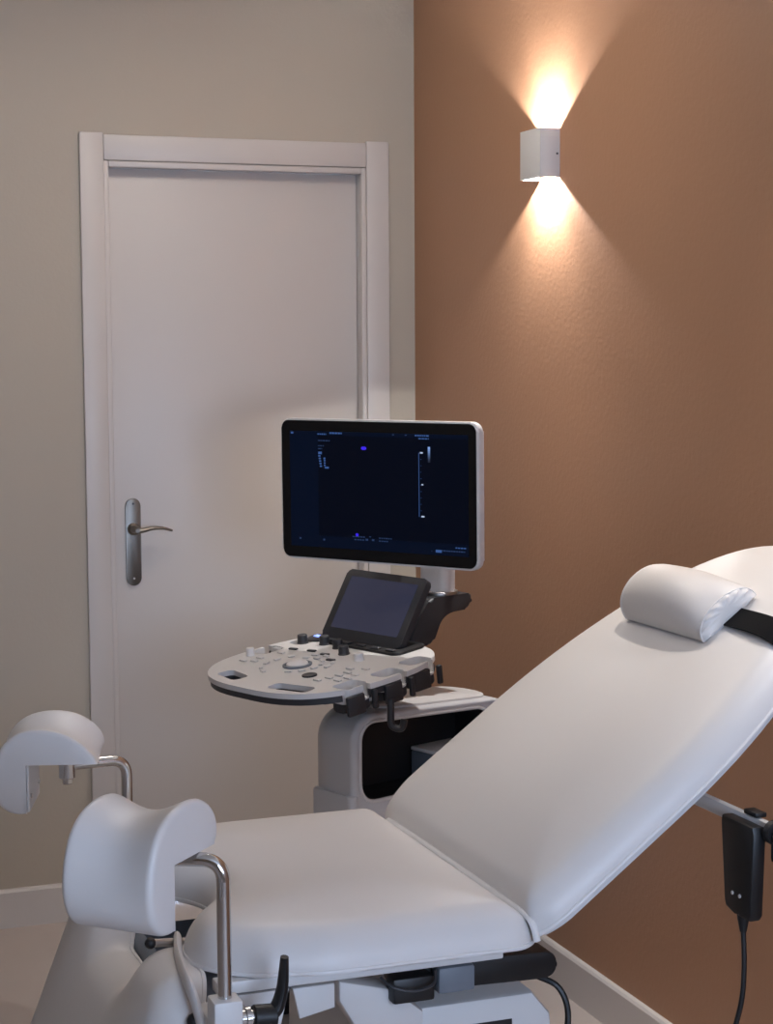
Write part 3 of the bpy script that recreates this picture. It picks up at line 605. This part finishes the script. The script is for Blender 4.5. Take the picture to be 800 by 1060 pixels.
obj('power_key', box(-0.007, 0.007, -0.015, 0.015, 0.0052, 0.0075, 0.001, 1, PM @ Matrix.Translation((0.352, 0.172, 0))), 'power_glow', panel)
def key(x, y, rot, sx, sy, m): return obj('key', rbox((0, 0, 0.002), (sx, sy, 0.0038), 0.0012, 1, PM @ Matrix.Translation((x, y, 0.0003)) @ Matrix.Rotation(rot, 4, 'Z')), m, panel)
for r_, a0, a1, n_ in ((0.058, -150, 30, 7), (0.082, 60, 160, 5), (0.082, -75, 20, 5)):
    for k in range(n_):
        a = math.radians(a0+(a1-a0)*k/(n_-1)); x, y = 0.164+r_*math.cos(a), 0.030+r_*math.sin(a)
        if math.hypot(x-0.118, y+0.067) > 0.028 and x > 0.07 and math.hypot(x-0.282, y-0.004) > 0.025: key(x, y, a, 0.010, 0.017, 'light_grey')
for x, y in ((0.10, -0.115), (0.125, -0.125), (0.15, -0.13), (0.175, -0.13), (0.12, -0.16), (0.145, -0.165), (0.17, -0.160), (0.20, -0.11), (0.215, -0.145), (0.135, 0.150), (0.160, 0.160), (0.125, 0.178), (0.215, 0.150), (0.235, 0.190)): key(x, y, 0, 0.011, 0.020, 'light_grey')
for x, y in ((0.252, 0.150), (0.262, 0.095), (0.255, 0.040), (0.228, -0.012)): key(x, y, 0.2, 0.009, 0.024, 'dark')
# touch screen leaning on the back of the panel
obj('screen_tray', prism(rrect(0.325, 0.424, -0.128, 0.140, 0.02, 5), 0.0003, 0.006, 0.002, 2, PM), 'black', panel)
for k in range(5): obj('tray_key', rbox((0.337, 0.105-0.05*k, 0.0085), (0.013, 0.026, 0.004), 0.0015, 1, PM), 'dark', panel)
LA = math.radians(59); TM = CM @ basis((0.352, 0.034, 0.8705), (math.cos(LA), 0, math.sin(LA)), (0, 1, 0), (-math.sin(LA), 0, math.cos(LA)))
tab = obj('touch_screen', prism(rrect(0, 0.178, -0.138, 0.138, 0.012, 5), -0.018, 0.0, 0.003, 2, TM), 'dark', us)
obj('touch_glass', prism(rrect(0.026, 0.160, -0.116, 0.116, 0.004, 3), 0.0002, 0.0008, 0, 1, TM), 'tablet', tab)
obj('tilt_bracket', box(0.03, 0.11, -0.05, 0.05, -0.055, -0.0202, 0.008, 2, TM), 'dark', tab)
# monitor arm, stem and monitor
XY0 = lambda y: CM @ basis((0, y, 0), (1, 0, 0), (0, 0, 1), (0, -1, 0))
arm_o = [Vector((x, z, 0)) for x, z in ((0.440, 0.862), (0.515, 0.852), (0.545, 0.912), (0.575, 0.926), (0.640, 0.928), (0.652, 0.966), (0.510, 0.966), (0.478, 0.930))]
arm_f = fillet([(arm_o[0]+arm_o[-1])/2]+arm_o+[(arm_o[0]+arm_o[-1])/2], 0.018, 5)[:-1]
arm = obj('monitor_arm', prism([(p.x, p.y) for p in arm_f], 0, 0.088, 0.008, 3, XY0(0.044)), 'dark', us)
obj('arm_post', box(0.40, 0.475, -0.035, 0.035, 0.845, 0.880, 0.008, 2, CM), 'dark', us)
obj('swivel_ring', cyl(CM @ Vector((0.578, 0, 0.9665)), CM @ Vector((0.578, 0, 0.974)), 0.046, 28), 'aluminium', us)
MN_AZ = math.radians(233.5); nrm = Vector((math.sin(MN_AZ), math.cos(MN_AZ), 0)); mr = Vector((0, 0, 1)).cross(nrm).normalized()
tl = -0.0115; nrm_t = (nrm*math.cos(tl)+Vector((0, 0, math.sin(tl)))).normalized(); mu = nrm_t.cross(mr).normalized()
MM = basis((-0.4676, -0.9585, 1.2240), mr, mu, nrm_t)
st = CM @ Vector((0.575, 0, 0.974)); stem_m = basis(st, mr, nrm, (0, 0, 1))
obj('stem', prism(rrect(-0.038, 0.038, -0.028, 0.028, 0.016, 6), 0, 0.27, 0.004, 2, basis(st, mr, nrm*-1, (0, 0, 1))), 'white_plastic', us)
mc = MM @ Vector((0, 0, -0.045))
obj('neck', tube([st+Vector((0, 0, 0.24)), mc*0.3+(st+Vector((0, 0, 0.24)))*0.7+Vector((0, 0, 0.0)), mc], 0.035, 16), 'white_plastic', us)
obj('cable_clip', rbox((0.052, 0.0, 0.075), (0.024, 0.02, 0.022), 0.004, 2, basis(st, mr, nrm, (0, 0, 1))), 'black', us)
mon = obj('monitor', prism(rrect(-0.2700, 0.2700, -0.1650, 0.1650, 0.022, 8), -0.022, 0.0, 0.005, 3, MM), 'white_plastic', us, label='flat monitor with light grey shell and black glass front')
obj('monitor_back', prism(rrect(-0.16, 0.16, -0.11, 0.11, 0.03, 6), -0.048, -0.0222, 0.010, 3, MM), 'white_plastic', mon)
obj('front_glass', prism(rrect(-0.2655, 0.2635, -0.1605, 0.1610, 0.018, 8), 0.0002, 0.0022, 0.001, 1, MM), 'glass_black', mon)
SX0, SX1, SY0, SY1 = -0.242, 0.244, -0.1345, 0.1365
def quad(x0, x1, y0, y1, z=0.0028): return box(x0, x1, y0, y1, 0.0023, z, 0, 1, MM)
def sx(u): return SX0+(SX1-SX0)*u
def sy(v): return SY1-(SY1-SY0)*v
obj('display', quad(SX0, SX1, SY0, SY1, 0.0026), 'screen', mon)
obj('display_margin', merge(quad(SX0, sx(0.165), SY0, SY1, 0.00265), quad(sx(0.165), SX1, SY0, sy(0.90), 0.00265), quad(sx(0.165), SX1, sy(0.035), SY1, 0.00265)), 'screen_side', mon)
def marks(name, rects, m): return obj(name, merge(*[quad(sx(a), sx(b), sy(d_), sy(c_), 0.0030) for a, b, c_, d_ in rects]), m, mon, kind='stuff' if len(rects) > 2 else None)
def words(u0, u1, v, h, wd=0.012, gap=0.004):
    out = []; u = u0
    while u < u1-0.002:
        l = min(wd*random.uniform(0.5, 1.2), u1-u); out.append((u, u+l, v, v+h)); u += l+gap
    return out
marks('screen_text', words(0.165, 0.215, 0.018, 0.012)+words(0.235, 0.305, 0.006, 0.014)+words(0.715, 0.79, 0.008, 0.012)+words(0.735, 0.79, 0.034, 0.010)+words(0.93, 0.985, 0.925, 0.010)+[(0.008, 0.022, 0.01, 0.026)], 'mark_blue')
marks('screen_text_dim', words(0.168, 0.235, 0.075, 0.009)+words(0.168, 0.20, 0.12, 0.009)+words(0.168, 0.19, 0.145, 0.009)+words(0.36, 0.43, 0.885, 0.009)+words(0.37, 0.43, 0.91, 0.009)+words(0.51, 0.585, 0.885, 0.009)+words(0.51, 0.56, 0.91, 0.009)+[(0.435, 0.448, 0.902, 0.918), (0.47, 0.483, 0.902, 0.918), (0.455, 0.465, 0.88, 0.888), (0.05, 0.06, 0.925, 0.94), (0.19, 0.2, 0.925, 0.94), (0.59, 0.6, 0.008, 0.018), (0.66, 0.67, 0.008, 0.018)]+words(0.85, 0.98, 0.955, 0.010), 'mark_dim')
vt = [(0.168, 0.188, 0.175, 0.197)]+[(0.168+0.002*k, 0.180+0.002*k, 0.205+0.022*k, 0.218+0.022*k) for k in range(5)]+[(0.198, 0.208, 0.225, 0.240)]+[(0.200, 0.209, 0.245+0.02*k, 0.257+0.02*k) for k in range(3)]+[(0.205, 0.228, 0.303, 0.318)]
marks('screen_values', vt, 'mark_blue')
marks('screen_logo', [(0.415, 0.444, 0.125, 0.143), (0.420, 0.439, 0.120, 0.148)], 'mark_violet')
marks('screen_arrow', [(0.378, 0.394, 0.865, 0.882), (0.382, 0.390, 0.860, 0.887)], 'mark_violet')
marks('depth_scale', [(0.734, 0.7365, 0.155, 0.690)]+[(0.744, 0.749, 0.155+0.0535*k, 0.158+0.0535*k) for k in range(11)], 'mark_blue')
marks('scale_figures', [(0.742, 0.757, 0.150, 0.162), (0.749, 0.758, 0.415, 0.426), (0.747, 0.763, 0.680, 0.692)], 'mark_white')
for k in range(8): marks('grey_bar', [(0.785, 0.797, 0.105+0.016*k, 0.121+0.016*k)], mat('grey_bar_step', (0.01, 0.01, 0.02), 0.4, emit=((0.25, 0.42, 0.85), 0.75*(1-k/8)**1.8)))
marks('screen_button', [(0.823, 0.855, 0.955, 0.978)], 'mark_blue')
marks('screen_button', [(0.80, 0.803, 0.965, 0.972)], 'mark_dim')
